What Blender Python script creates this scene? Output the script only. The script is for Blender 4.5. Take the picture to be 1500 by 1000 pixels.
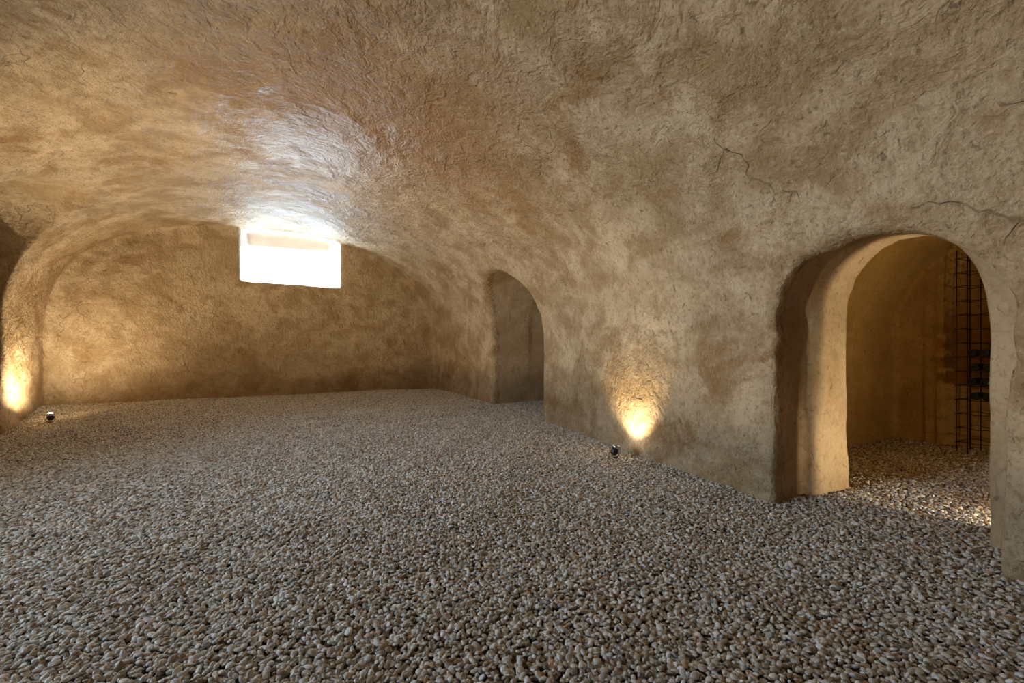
import bpy, bmesh, math, random
import numpy as np
from mathutils import Vector, Matrix, Euler

for o in list(bpy.data.objects):
    bpy.data.objects.remove(o)
S = bpy.context.scene
C = S.collection
R = math.radians

# ------------------------------------------------------------------ camera
CAM_H, YAW, FPX = 1.2, 25.2, 680.0
cam_d = bpy.data.cameras.new('camera')
cam_d.sensor_width = 36.0
cam_d.lens = FPX / 1500.0 * 36.0
cam_d.clip_start = 0.02
cam = bpy.data.objects.new('camera', cam_d)
cam.location = (0, 0, CAM_H)
cam.rotation_euler = (R(90), 0, R(-YAW))
C.objects.link(cam)
S.camera = cam

# ------------------------------------------------------------------ sky, exposure
SKY = 16.5
LAMP_COL = (1.0, 0.79, 0.50)
w = bpy.data.worlds.new('sky')
S.world = w
w.use_nodes = True
bgn = w.node_tree.nodes['Background']
bgn.inputs['Color'].default_value = (0.68, 0.84, 1.0, 1)
bgn.inputs['Strength'].default_value = SKY
S.view_settings.view_transform = 'Standard'
S.view_settings.look = 'None'
S.view_settings.gamma = 1.0
S.view_settings.use_curve_mapping = False
S.view_settings.exposure = 1.1
S.cycles.max_bounces = 6
S.cycles.caustics_reflective = False
S.cycles.caustics_refractive = False


def portal(name, loc, rot, sx, sy):
    d = bpy.data.lights.new(name, 'AREA')
    d.shape = 'RECTANGLE'
    d.size, d.size_y = sx, sy
    d.cycles.is_portal = True
    o = bpy.data.objects.new(name, d)
    o.location = loc
    o.rotation_euler = rot
    C.objects.link(o)
    return o


portal('sky_portal', (-0.1, 12.42, 2.93), (R(-90), 0, 0), 1.75, 0.9)      # daylight through the end window

portal('sky_portal', (-5.0, 3.3, 1.95), (0, R(-90), 0), 1.5, 2.2)     # fill daylight through the added side window, out of view

# ------------------------------------------------------------------ helpers
rng = np.random.default_rng(7)
random.seed(7)


def tag(o, label=None, cat=None, group=None, kind=None):
    if label: o['label'] = label
    if cat: o['category'] = cat
    if group: o['group'] = group
    if kind: o['kind'] = kind
    return o


def obj(name, bm, mat, parent=None, smooth=True):
    me = bpy.data.meshes.new(name)
    bm.to_mesh(me)
    bm.free()
    if smooth:
        for p in me.polygons: p.use_smooth = True
    me.materials.append(mat)
    o = bpy.data.objects.new(name, me)
    C.objects.link(o)
    o.parent = parent
    return o


def empty(name, loc, rz=0):
    o = bpy.data.objects.new(name, None)
    o.location = loc
    o.rotation_euler = (0, 0, rz)
    o.empty_display_size = 0.1
    C.objects.link(o)
    return o


def add_box(bm, c, s, bev=0.0):
    r = bmesh.ops.create_cube(bm, size=1.0)
    vs = r['verts']
    for v in vs:
        v.co = Vector((c[0] + v.co.x * s[0], c[1] + v.co.y * s[1], c[2] + v.co.z * s[2]))
    if bev:
        es = list({e for v in vs for e in v.link_edges})
        bmesh.ops.bevel(bm, geom=es, offset=bev, segments=2, affect='EDGES', profile=0.5)


def add_lathe(bm, prof, n=24, M=Matrix()):
    rings = []
    for (r, z) in prof:
        if r < 1e-6:
            rings.append([bm.verts.new(M @ Vector((0, 0, z)))])
        else:
            rings.append([bm.verts.new(M @ Vector((r * math.cos(2 * math.pi * k / n), r * math.sin(2 * math.pi * k / n), z))) for k in range(n)])
    for a, b in zip(rings[:-1], rings[1:]):
        for k in range(n):
            k2 = (k + 1) % n
            if len(a) == 1 and len(b) == 1: continue
            if len(a) == 1: bm.faces.new((a[0], b[k2], b[k]))
            elif len(b) == 1: bm.faces.new((a[k], a[k2], b[0]))
            else: bm.faces.new((a[k], a[k2], b[k2], b[k]))


def add_tube(bm, pts, r, n=8):
    pts = [Vector(p) for p in pts]
    rings = []
    for i, p in enumerate(pts):
        t = (pts[min(i + 1, len(pts) - 1)] - pts[max(i - 1, 0)]).normalized()
        u = t.cross(Vector((0, 0, 1)) if abs(t.z) < 0.9 else Vector((1, 0, 0))).normalized()
        v = t.cross(u)
        rings.append([bm.verts.new(p + (u * math.cos(2 * math.pi * k / n) + v * math.sin(2 * math.pi * k / n)) * r) for k in range(n)])
    for a, b in zip(rings[:-1], rings[1:]):
        for k in range(n):
            bm.faces.new((a[k], a[(k + 1) % n], b[(k + 1) % n], b[k]))
    bm.faces.new(rings[0][::-1])
    bm.faces.new(rings[-1])


# ------------------------------------------------------------------ materials
def new_mat(name):
    m = bpy.data.materials.new(name)
    m.use_nodes = True
    nt = m.node_tree
    return m, nt, nt.nodes['Principled BSDF']


class NT:
    def __init__(s, nt): s.nt = nt
    def n(s, t, **kw):
        nd = s.nt.nodes.new(t)
        for k, v in kw.items(): setattr(nd, k, v)
        return nd
    def link(s, a, b): s.nt.links.new(a, b)
    def noise(s, vec, scale, detail=4, rough=0.55, dist=0.0, kind='FBM'):
        nd = s.n('ShaderNodeTexNoise')
        nd.noise_type = kind
        if kind == 'FBM': nd.normalize = True
        s.link(vec, nd.inputs['Vector'])
        nd.inputs['Scale'].default_value = scale
        nd.inputs['Detail'].default_value = detail
        nd.inputs['Roughness'].default_value = rough
        nd.inputs['Distortion'].default_value = dist
        return nd.outputs[0]
    def ramp(s, fac, stops, interp='LINEAR'):
        nd = s.n('ShaderNodeValToRGB')
        cr = nd.color_ramp
        cr.interpolation = interp
        while len(cr.elements) < len(stops): cr.elements.new(0.5)
        for e, (p, c) in zip(cr.elements, stops):
            e.position = p
            e.color = (c[0], c[1], c[2], 1) if not isinstance(c, (int, float)) else (c, c, c, 1)
        s.link(fac, nd.inputs['Fac'])
        return nd.outputs['Color']
    def mix(s, fac, a, b, mode='MIX'):
        nd = s.n('ShaderNodeMix', data_type='RGBA', blend_type=mode)
        for sock, v in ((nd.inputs[0], fac), (nd.inputs[6], a), (nd.inputs[7], b)):
            if hasattr(v, 'is_linked'): s.link(v, sock)
            elif isinstance(v, (int, float)): sock.default_value = v
            else: sock.default_value = (v[0], v[1], v[2], 1)
        return nd.outputs[2]
    def math(s, op, a, b=None, c=None):
        nd = s.n('ShaderNodeMath', operation=op)
        for i, v in enumerate((a, b, c)):
            if v is None: continue
            if hasattr(v, 'is_linked'): s.link(v, nd.inputs[i])
            else: nd.inputs[i].default_value = v
        return nd.outputs[0]
    def mapping(s, vec, scale=(1, 1, 1), rot=(0, 0, 0), loc=(0, 0, 0)):
        nd = s.n('ShaderNodeMapping')
        s.link(vec, nd.inputs['Vector'])
        nd.inputs['Scale'].default_value = scale
        nd.inputs['Rotation'].default_value = rot
        nd.inputs['Location'].default_value = loc
        return nd.outputs[0]


def plaster_mat(name, pale, mid, dark, stain, rough=0.6, relief=1.0, vault=False):
    m, nt, bs = new_mat(name)
    g = NT(nt)
    pos = g.n('ShaderNodeTexCoord').outputs['Object']
    big = g.noise(pos, 0.55, 5, 0.6, 0.6)
    med = g.noise(g.mapping(pos, (1, 1, 1.3), (0.3, 0.2, 0.5)), 1.9, 6, 0.62, 0.4)
    fin = g.noise(pos, 9.0, 6, 0.65, 0.2)
    col = g.ramp(big, [(0.33, mid), (0.5, pale), (0.68, mid)])
    col = g.mix(g.ramp(med, [(0.43, 0.0), (0.6, 0.8)]), col, dark)
    sm = g.noise(g.mapping(pos, (1, 1, 1), (0, 0, 0.4), (3.1, 1.7, 0.4)), 0.9, 7, 0.68, 0.8)
    col = g.mix(g.ramp(sm, [(0.55, 0.0), (0.64, 0.8)]), col, stain)
    bl = g.noise(g.mapping(pos, (1, 1, 1), (0.2, 0, 0.1), (8.1, 4.7, 2.4)), 1.5, 5, 0.6, 0.3)
    col = g.mix(g.ramp(bl, [(0.56, 0.0), (0.66, 0.55)]), col, tuple(min(1, c * 1.22 + 0.02) for c in pale))
    col = g.mix(g.ramp(fin, [(0.35, 0.45), (0.5, 0.0)]), col, dark)
    if vault:
        # damp rusty stain around the crown, part way down the vault
        ln = g.n('ShaderNodeVectorMath', operation='LENGTH')
        g.link(g.mapping(pos, (0.36, 0.42, 0.30), (0, 0, 0), (-0.27, -2.1, -0.9)), ln.inputs[0])
        dd = g.math('ADD', ln.outputs['Value'], g.math('MULTIPLY', g.math('SUBTRACT', sm, 0.5), 1.3))
        col = g.mix(g.ramp(dd, [(0.3, 0.9), (0.9, 0.0)]), col, (0.27, 0.145, 0.055))
    # trowel strokes, scratches and grit
    ridg = g.n('ShaderNodeTexVoronoi', feature='DISTANCE_TO_EDGE')
    wn = g.n('ShaderNodeTexNoise')
    g.link(pos, wn.inputs['Vector'])
    wn.inputs['Scale'].default_value = 2.2
    wn.inputs['Detail'].default_value = 3
    wv = g.n('ShaderNodeVectorMath', operation='MULTIPLY_ADD')
    g.link(wn.outputs['Color'], wv.inputs[0])
    wv.inputs[1].default_value = (0.7, 0.7, 0.7)
    g.link(pos, wv.inputs[2])
    g.link(wv.outputs[0], ridg.inputs['Vector'])
    ridg.inputs['Scale'].default_value = 1.7
    crack = g.ramp(ridg.outputs['Distance'], [(0.0, 0.0), (0.013, 1.0)])
    crackm = g.ramp(g.noise(g.mapping(pos, loc=(5, 2, 9)), 1.3, 3), [(0.38, 0.0), (0.43, 1.0)])
    crack = g.math('MAXIMUM', crack, crackm)
    col = g.mix(g.math('MULTIPLY', g.math('SUBTRACT', 1.0, crack), 0.35), col, tuple(c * 0.45 for c in dark))
    pitc = g.ramp(g.noise(g.mapping(pos, loc=(1.3, 6.1, 2.2)), 13.0, 3, 0.6, 0.5), [(0.30, 1.0), (0.35, 0.0)])
    col = g.mix(g.math('MULTIPLY', pitc, 0.6), col, tuple(c * 0.4 for c in dark))
    spk = g.noise(g.mapping(pos, (1, 1, 0.8)), 34.0, 3, 0.75, 0.5)
    col = g.mix(g.ramp(spk, [(0.30, 0.75), (0.47, 0.0)]), col, tuple(c * 0.7 for c in dark))
    col = g.mix(g.ramp(spk, [(0.58, 0.0), (0.72, 0.5)]), col, tuple(min(1, c * 1.25) for c in pale))
    g.link(col, bs.inputs['Base Color'])
    tro = g.noise(g.mapping(wv.outputs[0], (5.0, 1.5, 2.2), (0.4, 0.3, 0.6)), 2.0, 3, 0.6, 0.5)
    lump = g.noise(pos, 5.5, 3, 0.6, 0.6)
    gritn = g.noise(pos, 42.0, 2, 0.7, 0.0)
    pit = g.ramp(g.noise(pos, 16.0, 3, 0.6, 0.3), [(0.28, 0.0), (0.40, 1.0)])
    # overlapping trowel patches: flat plates with stepped edges
    pl = g.n('ShaderNodeTexVoronoi', feature='F1')
    g.link(g.mapping(wv.outputs[0], (1.0, 1.0, 0.55), (0.3, 0.5, 0.2)), pl.inputs['Vector'])
    pl.inputs['Scale'].default_value = 4.2
    plm = g.ramp(g.noise(g.mapping(pos, loc=(2, 8, 4)), 1.1, 3), [(0.44, 0.0), (0.56, 1.0)])
    sepc = g.n('ShaderNodeSeparateColor')
    g.link(pl.outputs['Color'], sepc.inputs[0])
    plate = g.math('MULTIPLY', g.math('MULTIPLY', sepc.outputs[0], plm), 0.0075)
    gm = g.ramp(g.noise(g.mapping(pos, loc=(7, 3, 1)), 1.7, 5, 0.65), [(0.45, 0.25), (0.6, 1.4)])
    h = g.math('ADD', g.math('MULTIPLY', crack, 0.006), g.math('MULTIPLY', tro, 0.022))
    h = g.math('ADD', h, plate)
    h = g.math('ADD', h, g.math('MULTIPLY', g.math('MULTIPLY', g.noise(pos, 24.0, 3, 0.7, 0.4), gm), 0.011))
    h = g.math('ADD', h, g.math('MULTIPLY', lump, 0.022))
    h = g.math('ADD', h, g.math('MULTIPLY', gritn, 0.0055))
    h = g.math('ADD', h, g.math('MULTIPLY', pit, 0.005))
    bp = g.n('ShaderNodeBump')
    bp.inputs['Strength'].default_value = 1.0
    bp.inputs['Distance'].default_value = relief
    g.link(h, bp.inputs['Height'])
    g.link(bp.outputs['Normal'], bs.inputs['Normal'])
    rr = g.ramp(med, [(0.4, rough), (0.65, rough - 0.1)])
    if vault:
        # the damp patch below the end window is smooth and shiny
        l2 = g.n('ShaderNodeVectorMath', operation='LENGTH')
        g.link(g.mapping(pos, (0.5, 0.8, 0.2), (0, 0, 0), (-0.1, -5.0, -0.7)), l2.inputs[0])
        d2 = g.math('ADD', l2.outputs['Value'], g.math('MULTIPLY', g.math('SUBTRACT', med, 0.5), 3.0))
        wet = g.ramp(d2, [(0.4, 1.0), (0.9, 0.0)])
        wr_ = g.noise(g.mapping(pos, (7, 22, 7)), 1.0, 4, 0.6, 0.7)
        h = g.math('ADD', h, g.math('MULTIPLY', g.math('MULTIPLY', wet, wr_), 0.022))
        g.link(h, bp.inputs['Height'])
        rr = g.mix(g.ramp(d2, [(0.45, 1.0), (1.0, 0.0)]), rr, (0.42, 0.42, 0.42))
    g.link(rr, bs.inputs['Roughness'])
    bs.inputs['Specular IOR Level'].default_value = 0.22
    return m


M_WALL = plaster_mat('plaster', (0.57, 0.455, 0.315), (0.48, 0.365, 0.23), (0.36, 0.25, 0.135), (0.29, 0.185, 0.085), 0.66, 1.35)
M_VAULT = plaster_mat('vault_plaster', (0.55, 0.43, 0.29), (0.44, 0.32, 0.19), (0.30, 0.195, 0.09), (0.27, 0.145, 0.05), 0.62, 1.3, True)
M_CHAMB = plaster_mat('ochre_plaster', (0.44, 0.28, 0.085), (0.41, 0.25, 0.07), (0.36, 0.21, 0.055), (0.32, 0.18, 0.045), 0.8, 0.25)
M_PASS = plaster_mat('smooth_plaster', (0.54, 0.42, 0.28), (0.49, 0.375, 0.235), (0.43, 0.31, 0.18), (0.38, 0.27, 0.14), 0.7, 0.25)


def simple(name, col, rough=0.5, metal=0.0, noise=0.15, scale=30.0):
    m, nt, bs = new_mat(name)
    g = NT(nt)
    pos = g.n('ShaderNodeTexCoord').outputs['Object']
    n = g.noise(pos, scale, 4)
    lo = tuple(c * (1 - noise) for c in col)
    hi = tuple(min(1, c * (1 + noise)) for c in col)
    g.link(g.ramp(n, [(0.3, lo), (0.7, hi)]), bs.inputs['Base Color'])
    bs.inputs['Roughness'].default_value = rough
    bs.inputs['Metallic'].default_value = metal
    return m


M_BLACK = simple('black_lacquer', (0.02, 0.019, 0.018), 0.4)
M_STEEL = simple('brushed_steel', (0.62, 0.60, 0.57), 0.28, 1.0)
M_IRON = simple('black_iron', (0.022, 0.017, 0.013), 0.5, 0.6)
M_FOIL = simple('bottle_foil', (0.05, 0.012, 0.012), 0.35, 0.4)
M_BOTTLE = simple('bottle_glass', (0.008, 0.012, 0.006), 0.08)
M_LINTEL = simple('pink_plaster', (0.86, 0.68, 0.55), 0.8, 0.0, 0.06, 6)
M_SILL = simple('white_paint', (0.78, 0.76, 0.73), 0.6, 0.0, 0.05, 8)

M_LENS, nt, bs = new_mat('lamp_lens')
bs.inputs['Base Color'].default_value = (1, 1, 1, 1)
bs.inputs['Emission Color'].default_value = (1.0, 0.86, 0.62, 1)
bs.inputs['Emission Strength'].default_value = 60.0

M_GLASS, nt, bs = new_mat('window_glass')
g = NT(nt)
tr = g.n('ShaderNodeBsdfTransparent')
tr.inputs['Color'].default_value = (0.93, 0.95, 0.95, 1)
gl = g.n('ShaderNodeBsdfGlossy')
gl.inputs['Roughness'].default_value = 0.05
mx = g.n('ShaderNodeMixShader')
mx.inputs[0].default_value = 0.06
g.link(tr.outputs[0], mx.inputs[1])
g.link(gl.outputs[0], mx.inputs[2])
g.link(mx.outputs[0], nt.nodes['Material Output'].inputs['Surface'])

M_SOIL, nt, bs = new_mat('dark_soil')
g = NT(nt)
pos = g.n('ShaderNodeTexCoord').outputs['Object']
sp = g.n('ShaderNodeTexVoronoi')
sp.inputs['Scale'].default_value = 42
g.link(pos, sp.inputs['Vector'])
g.link(g.ramp(sp.outputs['Color'], [(0.2, (0.09, 0.065, 0.04)), (0.8, (0.22, 0.17, 0.12))]), bs.inputs['Base Color'])
bs.inputs['Roughness'].default_value = 0.9
bp = g.n('ShaderNodeBump')
bp.inputs['Distance'].default_value = 0.01
g.link(sp.outputs['Distance'], bp.inputs['Height'])
g.link(bp.outputs['Normal'], bs.inputs['Normal'])

M_PEB, nt, bs = new_mat('pebble_stone')
g = NT(nt)
at = g.n('ShaderNodeAttribute', attribute_type='INSTANCER', attribute_name='tone')
pos = g.n('ShaderNodeTexCoord').outputs['Object']
n = g.noise(pos, 1.6, 4, 0.6, 0.4)
v = g.ramp(n, [(0.3, 0.80), (0.7, 1.1)])
g.link(g.mix(1.0, at.outputs['Color'], v, 'MULTIPLY'), bs.inputs['Base Color'])
bs.inputs['Roughness'].default_value = 0.42
bs.inputs['Specular IOR Level'].default_value = 0.5


# ------------------------------------------------------------------ room shell: one hollow with smooth unions, then split into walls and vault
def lerp_pts(y, pts):
    return np.interp(y, [p[0] for p in pts], [p[1] for p in pts])


XR = [(-5, 3.27), (1.0, 3.25), (2.4, 3.22), (4.0, 3.28), (6.2, 3.44), (8.5, 3.48), (10.3, 3.36), (11.6, 3.26), (14, 3.2)]
XL = [(-5, -4.0), (5, -3.85), (8.0, -3.84), (9.4, -3.92), (10.5, -4.06), (11.6, -4.22), (14, -4.3)]
XC, ZS = -0.48, 1.2


def smin(a, b, k):
    h = np.maximum(k - np.abs(a - b), 0) / k
    return np.minimum(a, b) - h * h * k * 0.25


def smax(a, b, k): return -smin(-a, -b, k)


def vault2d(h, z, a, b, zs, n):
    """hollow under an arch: half width a, springing zs, rise b (negative inside)"""
    dz = np.maximum(z - zs, 0)
    f = (np.power(np.abs(h) / a, n) + np.power(dz / b, n)) ** (1.0 / n) - 1.0
    return f * np.minimum(a, b)


def sd_main(x, y, z):
    xr = lerp_pts(y, XR)
    xl = lerp_pts(y, XL)
    t = np.clip((5.9 - y) / 0.7, 0, 1)
    b = 2.5 + 0.035 * t * t * (3 - 2 * t)
    dx = x - XC
    a = np.where(dx > 0, xr - XC, XC - xl)
    n = np.where(dx > 0, 2.05, 2.6)
    f = vault2d(dx, z, a, b, ZS, n)
    f = smax(f, y - 11.6, 0.07)
    return smax(f, -4.0 - y, 0.16)


def slab(v, lo, hi): return np.maximum(lo - v, v - hi)


def sd_all(x, y, z):
    m = sd_main(x, y, z)
    # doorway, its inner rib and the chamber behind it
    lean = np.clip((z - 0.2) / 1.2, 0, 1) * 0.05
    d1 = vault2d(y - (1.70 - lean * 0.6), z, 0.585 + lean * 0.5 + np.clip((x - 3.25) / 0.3, 0, 1) * 0.05, 0.55 + np.clip((x - 3.25) / 0.4, 0, 1) * 0.1, 1.30, 2.15)
    d1 = smax(d1, slab(x, 2.2, 3.64), 0.03)
    d2 = vault2d(y - 1.77, z, 0.485, 0.62, 1.33, 2.2)
    d2 = smax(d2, slab(x, 3.3, 4.6), 0.03)
    ch = vault2d(y - 1.87, z, 1.28 + (x - 5.5) * 0.05, 1.2, 1.25, 2.1)
    ch = smax(ch, slab(x, 4.11, 6.8), 0.06)
    rec = smax(vault2d(y - 1.75, z, 0.97, 0.5, 1.75, 2.6), slab(x, 6.0, 6.92), 0.03)
    ch = smin(ch, rec, 0.03)
    # round-headed alcove further along the same wall
    al = vault2d(y - 7.25, z, 1.05, 1.02, 1.38, 2.0)
    al = smax(al, slab(x, 2.2, 5.6), 0.05)
    # arched recess in the opposite wall
    lu = vault2d(y - 8.42, z, 1.06, 1.15, 2.2, 2.9)
    lu = smax(lu, slab(x, -5.2, -2.6), 0.08)
    # window recess in the end wall, splayed
    t = np.clip((y - 11.6) / 0.5, 0, 1)
    wr = smax(slab(x, -1.05 + 0.10 * t, 1.03 - 0.27 * t), slab(z, 2.49 - 0.03 * x, 4.2), 0.03)
    wr = np.maximum(wr, slab(y, 11.0, 12.1))
    wr = np.maximum(wr, vault2d(x - XC, z, 3.72, 2.47, ZS, 2.2))
    wh = np.maximum(np.maximum(slab(x, -0.95, 0.76), slab(z, 2.49 - 0.03 * x, 3.36)), slab(y, 11.8, 99))
    wr = np.minimum(wr, wh)
    r = smin(m, d1, 0.045)
    r = smin(r, d2, 0.05)
    r = smin(r, ch, 0.05)
    r = smin(r, al, 0.06)
    r = smin(r, lu, 0.035)
    # window added in the unseen side wall to let in fill daylight
    w2 = np.maximum(np.maximum(slab(y, 2.2, 4.4), slab(z, 1.2, 2.7)), slab(x, -99, -2.5))
    return smin(smin(r, wr, 0.03), w2, 0.05)


class VNoise:
    def __init__(s, seed, n=32):
        s.n = n
        s.t = np.random.default_rng(seed).random((n, n, n)).astype(np.float32) * 2 - 1
    def __call__(s, p):
        i = np.floor(p).astype(int)
        f = p - i
        f = f * f * (3 - 2 * f)
        n = s.n
        r = 0
        for dx in (0, 1):
            for dy in (0, 1):
                for dz in (0, 1):
                    wgt = (f[:, 0] if dx else 1 - f[:, 0]) * (f[:, 1] if dy else 1 - f[:, 1]) * (f[:, 2] if dz else 1 - f[:, 2])
                    r = r + wgt * s.t[(i[:, 0] + dx) % n, (i[:, 1] + dy) % n, (i[:, 2] + dz) % n]
        return r


def surface_nets(lo, hi, h):
    ax = [np.arange(lo[k], hi[k] + h * 0.5, h) for k in range(3)]
    nx, ny, nz = map(len, ax)
    F = np.empty((nx, ny, nz), np.float32)
    for i0 in range(0, nx, 40):
        i1 = min(nx, i0 + 40)
        F[i0:i1] = sd_all(ax[0][i0:i1, None, None], ax[1][None, :, None], ax[2][None, None, :])
    I = F < 0
    cnt = np.zeros((nx - 1, ny - 1, nz - 1), np.uint8)
    for a in (0, 1):
        for b in (0, 1):
            for c in (0, 1):
                cnt += I[a:nx - 1 + a, b:ny - 1 + b, c:nz - 1 + c]
    act = np.argwhere((cnt > 0) & (cnt < 8))
    idx = np.full(cnt.shape, -1, np.int32)
    idx[act[:, 0], act[:, 1], act[:, 2]] = np.arange(len(act))
    acc = np.zeros((len(act), 3))
    num = np.zeros(len(act))
    corners = [(a, b, c) for a in (0, 1) for b in (0, 1) for c in (0, 1)]
    fv = {q: F[act[:, 0] + q[0], act[:, 1] + q[1], act[:, 2] + q[2]].astype(float) for q in corners}
    for q in corners:
        for k in range(3):
            if q[k]: continue
            q2 = tuple(v + (1 if j == k else 0) for j, v in enumerate(q))
            a, b = fv[q], fv[q2]
            x = (a < 0) != (b < 0)
            t = np.where(x, a / np.where(x, a - b, 1), 0)
            for j in range(3):
                acc[:, j] += np.where(x, q[j] + (t if j == k else 0), 0)
            num += x
    V = np.array(lo)[None] + (act + acc / num[:, None]) * h
    quads = []
    for k in range(3):
        u, v = (k + 1) % 3, (k + 2) % 3
        sl0 = [slice(1, -1)] * 3; sl0[k] = slice(0, -1)
        sl1 = [slice(1, -1)] * 3; sl1[k] = slice(1, None)
        A, B = I[tuple(sl0)], I[tuple(sl1)]
        e = np.argwhere(A != B)
        e[:, u] += 1
        e[:, v] += 1
        inside = I[e[:, 0], e[:, 1], e[:, 2]]
        def cell(du, dv):
            c = e.copy()
            c[:, u] -= du
            c[:, v] -= dv
            return idx[c[:, 0], c[:, 1], c[:, 2]]
        qd = np.stack([cell(1, 1), cell(0, 1), cell(0, 0), cell(1, 0)], 1)
        qd[inside] = qd[inside][:, ::-1]          # normals look into the hollow
        quads.append(qd)
    return V, np.concatenate(quads)


def vert_normals(V, Q):
    n = np.cross(V[Q[:, 2]] - V[Q[:, 0]], V[Q[:, 3]] - V[Q[:, 1]])
    N = np.zeros_like(V)
    for k in range(4): np.add.at(N, Q[:, k], n)
    return N / np.maximum(np.linalg.norm(N, axis=1, keepdims=True), 1e-12)


V, Q = surface_nets((-5.5, -4.5, -0.6), (7.15, 12.6, 3.95), 0.046)
N = vert_normals(V, Q)
FC = V[Q].mean(1)
fm = sd_main(FC[:, 0], FC[:, 1], FC[:, 2])
inside_main = fm < 0.09
nA, nB, nC2 = VNoise(1), VNoise(2), VNoise(3)
amp = np.where(V[:, 0] > 4.3, 0.4, 1.0) * np.where((V[:, 1] > 11.62) & (np.abs(V[:, 0]) < 1.3) & (V[:, 2] > 2.4), 0.3, 1.0)
disp = 0.028 * nA(V * 0.85) + 0.013 * nB(V * 2.3) + 0.006 * nC2(V * 5.7) + 0.0035 * nA(V * 11.0 + 7.3)
dd1 = np.abs(vault2d(V[:, 1] - 1.69, V[:, 2], 0.6, 0.55, 1.30, 2.15))
rim = np.clip(1 - dd1 / 0.35, 0, 1) * ((V[:, 0] > 2.4) & (V[:, 0] < 3.42) & (V[:, 2] > 0.0))
disp = disp + rim * (0.013 * nB(V * 6.5 + 3.1) + 0.008 * nC2(V * 12.0))
V = V + N * (disp * amp)[:, None]
N = vert_normals(V, Q)

reg = np.full(len(Q), 'ceiling', dtype='<U16')
cx, cy, cz = FC[:, 0], FC[:, 1], FC[:, 2]
low = cz < 1.75
reg[inside_main & low & (cx > XC)] = 'wall_right'
reg[inside_main & low & (cx <= XC)] = 'wall_left'
reg[cy > 11.5] = 'wall_back'
reg[cy < -3.88] = 'wall_front'
out = ~inside_main & (cy < 11.5) & (cy > -3.88)
reg[out & (cx > 0) & (cy < 4.5)] = 'wall_passage'
reg[out & (cx > 4.09) & (cy < 4.5)] = 'wall_chamber'
reg[out & (cx > 0) & (cy > 4.5)] = 'wall_alcove'
reg[out & (cx < 0)] = 'wall_recess'
for name in ('ceiling', 'wall_right', 'wall_left', 'wall_back', 'wall_front', 'wall_passage', 'wall_chamber', 'wall_alcove', 'wall_recess'):
    q = Q[reg == name]
    if not len(q): continue
    used, inv = np.unique(q, return_inverse=True)
    me = bpy.data.meshes.new(name)
    me.from_pydata(V[used].tolist(), [], inv.reshape(-1, 4).tolist())
    me.polygons.foreach_set('use_smooth', np.ones(len(q), bool))
    me.update()
    me.normals_split_custom_set_from_vertices(N[used].tolist())
    me.materials.append({'ceiling': M_VAULT, 'wall_chamber': M_CHAMB, 'wall_alcove': M_PASS, 'wall_passage': M_PASS, 'wall_right': M_VAULT, 'wall_left': M_VAULT}.get(name, M_WALL))
    o = bpy.data.objects.new(name, me)
    C.objects.link(o)
    o['kind'] = 'structure'
    if name == 'wall_back':           # whitewashed window reveals
        me.materials.append(M_SILL)
        c = FC[reg == name]
        wi = ((c[:, 1] > 11.66) & (c[:, 2] > 2.42)).astype(np.int32)
        wi[(c[:, 1] > 11.98) & (c[:, 2] > 3.3) & (c[:, 1] < 12.15)] = 2
        me.materials.append(M_LINTEL)
        me.polygons.foreach_set('material_index', wi)


# ------------------------------------------------------------------ floor bed under the pebbles
hn1, hn2 = VNoise(11), VNoise(12)


def sstep(t):
    t = np.clip(t, 0, 1)
    return t * t * (3 - 2 * t)


def ground(x, y):
    p = np.stack([x, y, np.zeros_like(x)], 1)
    z = 0.018 * hn1(p * 0.9) + 0.010 * hn2(p * 2.6)
    z -= 0.20 * sstep((-2.7 - x) / 1.2) * sstep((11.4 - y) / 2.0)
    return z


gx, gy = np.arange(-5.6, 7.25, 0.1), np.arange(-4.6, 12.7, 0.1)
GX, GY = np.meshgrid(gx, gy, indexing='ij')
gz = ground(GX.ravel(), GY.ravel()) - 0.022
nxg, nyg = len(gx), len(gy)
vid = np.arange(nxg * nyg).reshape(nxg, nyg)
fq = np.stack([vid[:-1, :-1], vid[1:, :-1], vid[1:, 1:], vid[:-1, 1:]], -1).reshape(-1, 4)
me = bpy.data.meshes.new('floor')
me.from_pydata(np.stack([GX.ravel(), GY.ravel(), gz], 1).tolist(), [], fq.tolist())
me.polygons.foreach_set('use_smooth', np.ones(len(fq), bool))
me.materials.append(M_SOIL)
floor = bpy.data.objects.new('floor', me)
C.objects.link(floor)
floor['kind'] = 'structure'


# ------------------------------------------------------------------ windows
def window(name, x0, x1, z0, z1, y, rz=0.0):
    """fixed pane in a slim white frame"""
    root = empty(name, ((x0 + x1) / 2, y, z0))
    if rz:
        root.location = (y, (x0 + x1) / 2, z0)
        root.rotation_euler.z = rz
    root['kind'] = 'structure'
    wd, ht = x1 - x0, z1 - z0
    t = 0.045
    for nm, c, s in (('frame_rail', (0, 0, t / 2), (wd, 0.06, t)), ('frame_rail', (0, 0, ht - t / 2), (wd, 0.06, t)),
                     ('frame_stile', (-wd / 2 + t / 2, 0, ht / 2), (t, 0.06, ht - 2 * t)), ('frame_stile', (wd / 2 - t / 2, 0, ht / 2), (t, 0.06, ht - 2 * t))):
        bm = bmesh.new()
        add_box(bm, c, s, 0.006)
        obj(nm, bm, M_SILL, root, False)
    bm = bmesh.new()
    add_box(bm, (0, 0, ht / 2), (wd - 2 * t + 0.01, 0.006, ht - 2 * t + 0.01))
    obj('pane', bm, M_GLASS, root, False)
    return root


window('window_1', -0.97, 0.78, 2.47, 3.38, 12.28)
window('added_window', 2.18, 4.42, 1.18, 2.72, -4.8, R(90))  # second window is unseen, added to brighten the near gravel


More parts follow.
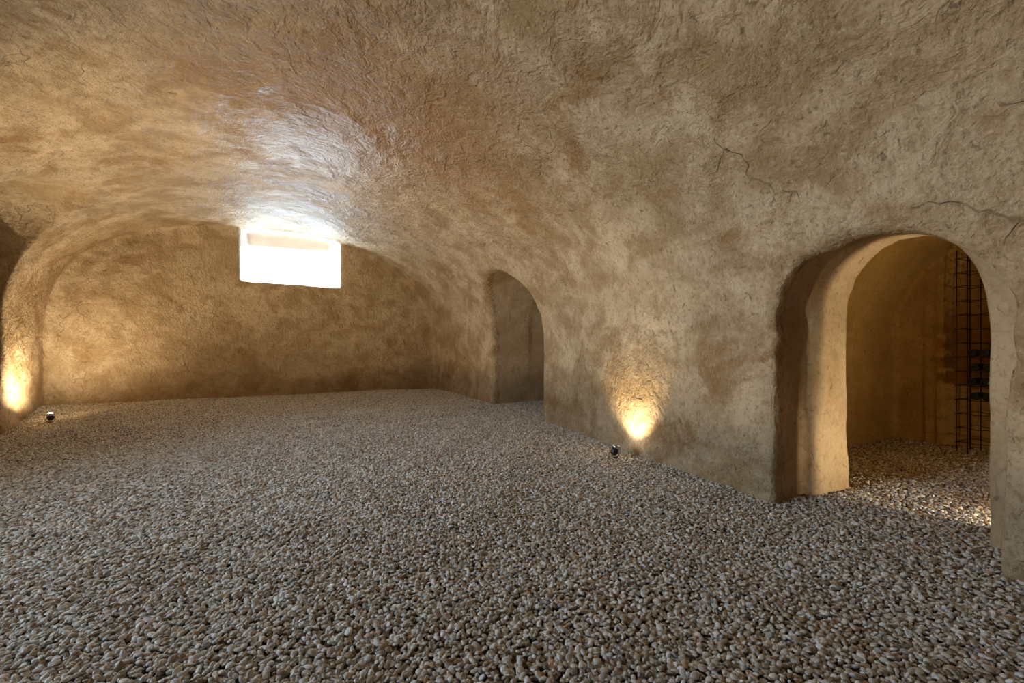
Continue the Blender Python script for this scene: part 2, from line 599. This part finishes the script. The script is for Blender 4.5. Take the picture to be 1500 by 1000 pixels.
# ------------------------------------------------------------------ spike spotlights standing in the gravel
def spotlight(loc, aim, label, power, size=100, blend=0.7, group='spike spotlights in the gravel', scale=1.0, dome=0.0):
    z0 = float(ground(np.array([loc[0]]), np.array([loc[1]]))[0])
    root = empty('floor_spotlight', (loc[0], loc[1], z0))
    tag(root, label, 'spotlight', group)
    d = Vector(aim).normalized()
    hc = Vector((0, 0, 0.075 * scale))
    Mh = Matrix.Translation(hc) @ d.to_track_quat('Z', 'Y').to_matrix().to_4x4() @ Matrix.Scale(scale, 4)
    bm = bmesh.new()
    add_lathe(bm, [(0, -0.045), (0.018, -0.045), (0.024, -0.04), (0.030, -0.028), (0.033, -0.01), (0.033, 0.034), (0.030, 0.034), (0.030, 0.022), (0, 0.020)], 28, Mh)
    hd = obj('lamp_head', bm, M_BLACK, root)
    bm = bmesh.new()
    add_lathe(bm, [(0.0295, 0.030), (0.0295, 0.041), (0.0345, 0.041), (0.0355, 0.038), (0.0355, 0.012), (0.0332, 0.010)], 28, Mh)
    tag(obj('bezel', bm, M_STEEL, hd), 'steel bezel ring')
    bm = bmesh.new()
    add_lathe(bm, [(0, 0.031 + dome), (0.012, 0.0305 + dome * 0.93), (0.022, 0.0295 + dome * 0.6), (0.029, 0.028)], 28, Mh)
    tag(obj('lens', bm, M_LENS, hd), 'glowing lamp lens')
    rz = math.atan2(d.y, d.x)
    side = Vector((-math.sin(rz), math.cos(rz), 0))
    bm = bmesh.new()
    s = scale
    add_tube(bm, [hc + side * 0.036 * s, hc + side * 0.040 * s - Vector((0, 0, 0.03 * s)), side * 0.028 * s + Vector((0, 0, 0.018 * s)), Vector((0, 0, 0.010 * s)),
                  -side * 0.028 * s + Vector((0, 0, 0.018 * s)), hc - side * 0.040 * s - Vector((0, 0, 0.03 * s)), hc - side * 0.036 * s], 0.004 * s, 8)
    obj('bracket', bm, M_BLACK, root)
    bm = bmesh.new()
    add_lathe(bm, [(0, -0.11 * s), (0.004 * s, -0.10 * s), (0.010 * s, -0.01 * s), (0.016 * s, 0.0), (0.016 * s, 0.010 * s), (0.008 * s, 0.014 * s), (0, 0.014 * s)], 16)
    obj('ground_spike', bm, M_BLACK, root)
    ld = bpy.data.lights.new('spot_beam', 'SPOT')
    ld.energy = power
    ld.color = LAMP_COL
    ld.spot_size = R(size)
    ld.spot_blend = blend
    ld.shadow_soft_size = 0.025
    lo = bpy.data.objects.new('spot_beam', ld)
    lo.location = hc + d * (0.048 + dome) * scale
    lo.rotation_euler = d.to_track_quat('-Z', 'Y').to_euler()
    C.objects.link(lo)
    lo.parent = root
    return root


spotlight((2.97, 3.84), (0.55, 0.10, 0.85), 'small black and steel spike spotlight between doorway and alcove', 24, 106, 0.8, scale=1.15)
spotlight((-3.55, 9.95), (-0.12, 0.25, 0.95), 'small spike spotlight glowing white beside the end wall corner', 130, 168, 1.0, scale=1.3, dome=0.026)
spotlight((4.235, 0.85), (-0.2, 1.0, 1.0), 'small spike spotlight on chamber gravel behind the doorway jamb', 50, 130, 0.8)
spotlight((5.3, 0.85), (0.8, 0.9, 0.3), 'added unseen spike spotlight on chamber gravel facing the wine rack wall', 6, 130, 1.0)  # lamp added out of view to brighten the chamber
spotlight((-3.4, 5.6), (0.65, 0.42, 0.62), 'added unseen fill spotlight by the wall opposite the alcove', 400, 106, 1.0)  # added outside the frame to lift the vault and end wall
spotlight((-3.4, 2.2), (0.85, -0.05, 0.5), 'added unseen fill spotlight by the wall opposite the doorway', 170, 120, 1.0)  # added off to the left as fill for wall and gravel


# ------------------------------------------------------------------ wine rack with bottles in the chamber
RX0, RX1, RY0, RY1 = 6.50, 6.80, 1.05, 2.50
rack = empty('wine_rack', (6.65, 1.75, -0.01))
tag(rack, 'tall black iron wire wine rack against the chamber back wall', 'wine rack')
rows = [0.12 + 0.152 * k for k in range(14)]
oz = Vector((6.65, 1.75, -0.01))
ups = [RY1, RY1 - 0.09, 1.86, 1.77, 1.14, RY1 - 1.45]
for x in (RX0, RX1):
    for y in ups:
        bm = bmesh.new()
        add_tube(bm, [Vector((x, y, -0.01)) - oz, Vector((x, y, 1.1)) - oz, Vector((x, y, 2.18)) - oz], 0.0055, 8)
        obj('upright', bm, M_IRON, rack)
wire_me = None
for z in rows:
    for x in (RX0, RX1):
        bm = bmesh.new()
        pts = []
        for k in range(17):
            yy = RY0 + (RY1 + 0.02 - RY0) * k / 16
            pts.append(Vector((x, yy, z - 0.006 * math.cos(k * math.pi))) - oz)
        add_tube(bm, pts, 0.0042, 6)
        obj('shelf_wire', bm, M_IRON, rack)
    for y in (RY1, 1.82, RY0):
        bm = bmesh.new()
        add_tube(bm, [Vector((RX0, y, z)) - oz, Vector((RX1, y, z)) - oz], 0.0042, 6)
        obj('cross_wire', bm, M_IRON, rack)

bottle0 = None
for ri in (3, 4, 5, 6):
    for k in range(5):
        y = 2.36 - 0.098 * k - (0.02 if ri % 2 else 0)
        z = rows[ri] + 0.049
        if bottle0 is None:
            b = empty('wine_bottle', (6.46, y, z))
            bm = bmesh.new()
            Mb = Matrix.Rotation(R(90), 4, 'Y')
            add_lathe(bm, [(0, 0.012), (0.020, 0.004), (0.033, 0), (0.038, 0.006), (0.038, 0.185), (0.035, 0.205), (0.022, 0.228), (0.0155, 0.245), (0.0145, 0.30), (0.0145, 0.315), (0, 0.315)], 20, Mb)
            obj('glass_body', bm, M_BOTTLE, b)
            bm = bmesh.new()
            add_lathe(bm, [(0.0152, 0.262), (0.0155, 0.300), (0.0165, 0.302), (0.0165, 0.316), (0, 0.317)], 16, Mb)
            obj('foil_cap', bm, M_FOIL, b)
            bottle0 = b
        else:
            b = bottle0.copy()
            C.objects.link(b)
            b.location = (6.46, y, z)
            for chd in list(bottle0.children):
                c2 = chd.copy()
                C.objects.link(c2)
                c2.parent = b
        tag(b, 'dark glass wine bottle lying in the %s filled row of the wire rack' % {6: 'top', 5: 'second', 4: 'third', 3: 'lowest'}[ri], 'bottle', 'wine bottles lying in the rack')

# ------------------------------------------------------------------ gravel
PAL = np.array([(0.68, 0.69, 0.70), (0.58, 0.575, 0.56), (0.48, 0.45, 0.41), (0.38, 0.325, 0.26), (0.24, 0.18, 0.125), (0.52, 0.44, 0.42), (0.80, 0.82, 0.85), (0.33, 0.34, 0.35), (0.33, 0.225, 0.13)])
PW = np.array([0.22, 0.22, 0.18, 0.12, 0.06, 0.06, 0.06, 0.05, 0.03])
PW = PW / PW.sum()


def layer(pitch, dz, smin_, smax_, tilt, ymin=-1.2, ymax=11.75):
    xs = np.arange(-5.2, 6.9, pitch)
    ys = np.arange(ymin, ymax, pitch * 0.87)
    X, Y = np.meshgrid(xs, ys, indexing='ij')
    X = X + (np.arange(len(ys))[None, :] % 2) * pitch * 0.5
    X, Y = X.ravel(), Y.ravel()
    X = X + rng.normal(0, pitch * 0.3, len(X))
    Y = Y + rng.normal(0, pitch * 0.3, len(Y))
    k = sd_all(X, Y, np.full(len(X), 0.05)) < 0.03
    X, Y = X[k], Y[k]
    n = len(X)
    L = smin_ + (smax_ - smin_) * rng.random(n) ** 1.6
    big = rng.random(n) < 0.03
    L = np.where(big, L * 1.35, L)
    wd = L * rng.uniform(0.62, 0.88, n)
    th = L * rng.uniform(0.36, 0.58, n)
    Z = ground(X, Y) + dz + rng.normal(0, 0.003, n)
    rot = np.stack([rng.normal(0, tilt, n), rng.normal(0, tilt, n), rng.uniform(0, 6.283, n)], 1)
    tone = PAL[rng.choice(len(PAL), n, p=PW)] * rng.uniform(1.0, 1.5, (n, 1))
    return np.stack([X, Y, Z], 1), np.stack([L, wd, th], 1) * 0.5, rot, np.clip(tone, 0, 0.9)


l1 = layer(0.0230, -0.010, 0.019, 0.034, 0.3, ymax=7.0)
l2 = layer(0.0240, 0.0, 0.017, 0.036, 0.42)
P, SC, RO, TN = [np.concatenate(t) for t in zip(l1, l2)]
top = np.concatenate([np.zeros(len(l1[0]), bool), np.ones(len(l2[0]), bool)])

# the 300 pebbles that show largest become things of their own
ca, sa = math.cos(R(YAW)), math.sin(R(YAW))
dep = P[:, 0] * sa + P[:, 1] * ca
rgt = P[:, 0] * ca - P[:, 1] * sa
px = 750 + FPX * rgt / np.maximum(dep, 0.1)
py = 500 + FPX * (CAM_H - P[:, 2]) / np.maximum(dep, 0.1)
vis = top & (dep > 0.5) & (px > 5) & (px < 1495) & (py < 992)
score = np.where(vis, SC[:, 0] * SC[:, 1] / np.maximum(dep, 0.3) ** 2, -1)
pick = np.argsort(-score)[:300]


def pebble_mesh(seed):
    bm = bmesh.new()
    bmesh.ops.create_icosphere(bm, subdivisions=2, radius=1.0)
    nz = VNoise(100 + seed, 8)
    co = np.array([v.co[:] for v in bm.verts])
    d = 1 + 0.16 * nz(co * 0.9 + 3.3) + 0.05 * nz(co * 2.1 + 1.7)
    for v, s in zip(bm.verts, d): v.co *= float(s)
    me = bpy.data.meshes.new('pebble')
    bm.to_mesh(me)
    bm.free()
    for p in me.polygons: p.use_smooth = True
    me.materials.append(M_PEB)
    return me


PM = [pebble_mesh(k) for k in range(8)]
NAMES = ['pale grey', 'cream grey', 'sandy tan', 'light brown', 'dark brown', 'pinkish', 'chalk white', 'mid grey', 'ochre']
for j, i in enumerate(pick):
    o = bpy.data.objects.new('pebble', PM[j % 8])
    o.location = P[i].tolist()
    o.rotation_euler = RO[i].tolist()
    o.scale = SC[i].tolist()
    o['tone'] = [float(c) for c in TN[i]]
    C.objects.link(o)
    t = TN[i] / TN[i].sum()
    kind = int(np.argmin(((PAL / PAL.sum(1, keepdims=True) - t) ** 2).sum(1) * 8 + (PAL.mean(1) - TN[i].mean()) ** 2))
    tag(o, 'large smooth %s pebble lying loose on top of the gravel bed' % NAMES[kind], 'pebble', 'larger pebbles on top of the gravel')

keep = np.ones(len(P), bool)
keep[pick] = False
P, SC, RO, TN = P[keep], SC[keep], RO[keep], TN[keep]
n = len(P)
me = bpy.data.meshes.new('gravel')
me.vertices.add(n)
me.vertices.foreach_set('co', P.astype(np.float32).ravel())
for nm, arr in (('scl', SC), ('rot', RO)):
    a = me.attributes.new(nm, 'FLOAT_VECTOR', 'POINT')
    a.data.foreach_set('vector', arr.astype(np.float32).ravel())
a = me.attributes.new('tone', 'FLOAT_COLOR', 'POINT')
a.data.foreach_set('color', np.concatenate([TN, np.ones((n, 1))], 1).astype(np.float32).ravel())
a = me.attributes.new('variant', 'INT', 'POINT')
a.data.foreach_set('value', rng.integers(0, 6, n).astype(np.int32))
me.materials.append(M_PEB)
gravel = bpy.data.objects.new('gravel', me)
C.objects.link(gravel)
tag(gravel, 'bed of small rounded grey and tan pebbles covering the floor', 'gravel', None, 'stuff')

ng = bpy.data.node_groups.new('pebble_scatter', 'GeometryNodeTree')
ng.interface.new_socket('Geometry', in_out='INPUT', socket_type='NodeSocketGeometry')
ng.interface.new_socket('Geometry', in_out='OUTPUT', socket_type='NodeSocketGeometry')
gi, go = ng.nodes.new('NodeGroupInput'), ng.nodes.new('NodeGroupOutput')
L = ng.links.new
m2p = ng.nodes.new('GeometryNodeMeshToPoints')
L(gi.outputs[0], m2p.inputs['Mesh'])
join = ng.nodes.new('GeometryNodeJoinGeometry')
for k in range(6):
    ico = ng.nodes.new('GeometryNodeMeshIcoSphere')
    ico.inputs['Radius'].default_value = 1.0
    ico.inputs['Subdivisions'].default_value = 2
    ps = ng.nodes.new('GeometryNodeInputPosition')
    ad = ng.nodes.new('ShaderNodeVectorMath'); ad.operation = 'ADD'
    ad.inputs[1].default_value = (k * 7.3, k * 3.1, k * 5.7)
    L(ps.outputs[0], ad.inputs[0])
    nz = ng.nodes.new('ShaderNodeTexNoise')
    nz.inputs['Scale'].default_value = 0.75
    nz.inputs['Detail'].default_value = 1.0
    L(ad.outputs[0], nz.inputs['Vector'])
    sb = ng.nodes.new('ShaderNodeVectorMath'); sb.operation = 'SUBTRACT'
    sb.inputs[1].default_value = (0.5, 0.5, 0.5)
    L(nz.outputs['Color'], sb.inputs[0])
    sc = ng.nodes.new('ShaderNodeVectorMath'); sc.operation = 'SCALE'
    sc.inputs['Scale'].default_value = 0.6
    L(sb.outputs[0], sc.inputs[0])
    sp = ng.nodes.new('GeometryNodeSetPosition')
    L(ico.outputs['Mesh'], sp.inputs['Geometry'])
    L(sc.outputs[0], sp.inputs['Offset'])
    ss = ng.nodes.new('GeometryNodeSetShadeSmooth')
    L(sp.outputs[0], ss.inputs['Geometry'])
    sm = ng.nodes.new('GeometryNodeSetMaterial')
    sm.inputs['Material'].default_value = M_PEB
    L(ss.outputs[0], sm.inputs['Geometry'])
    g2i = ng.nodes.new('GeometryNodeGeometryToInstance')
    L(sm.outputs[0], g2i.inputs[0])
    L(g2i.outputs[0], join.inputs[0])


def named(nm, t):
    nd = ng.nodes.new('GeometryNodeInputNamedAttribute')
    nd.data_type = t
    nd.inputs['Name'].default_value = nm
    return nd.outputs['Attribute']


iop = ng.nodes.new('GeometryNodeInstanceOnPoints')
L(m2p.outputs[0], iop.inputs['Points'])
L(join.outputs[0], iop.inputs['Instance'])
iop.inputs['Pick Instance'].default_value = True
L(named('variant', 'INT'), iop.inputs['Instance Index'])
L(named('rot', 'FLOAT_VECTOR'), iop.inputs['Rotation'])
L(named('scl', 'FLOAT_VECTOR'), iop.inputs['Scale'])
L(iop.outputs[0], go.inputs[0])
md = gravel.modifiers.new('scatter', 'NODES')
md.node_group = ng
print('pebbles', n, 'shell quads', len(Q))
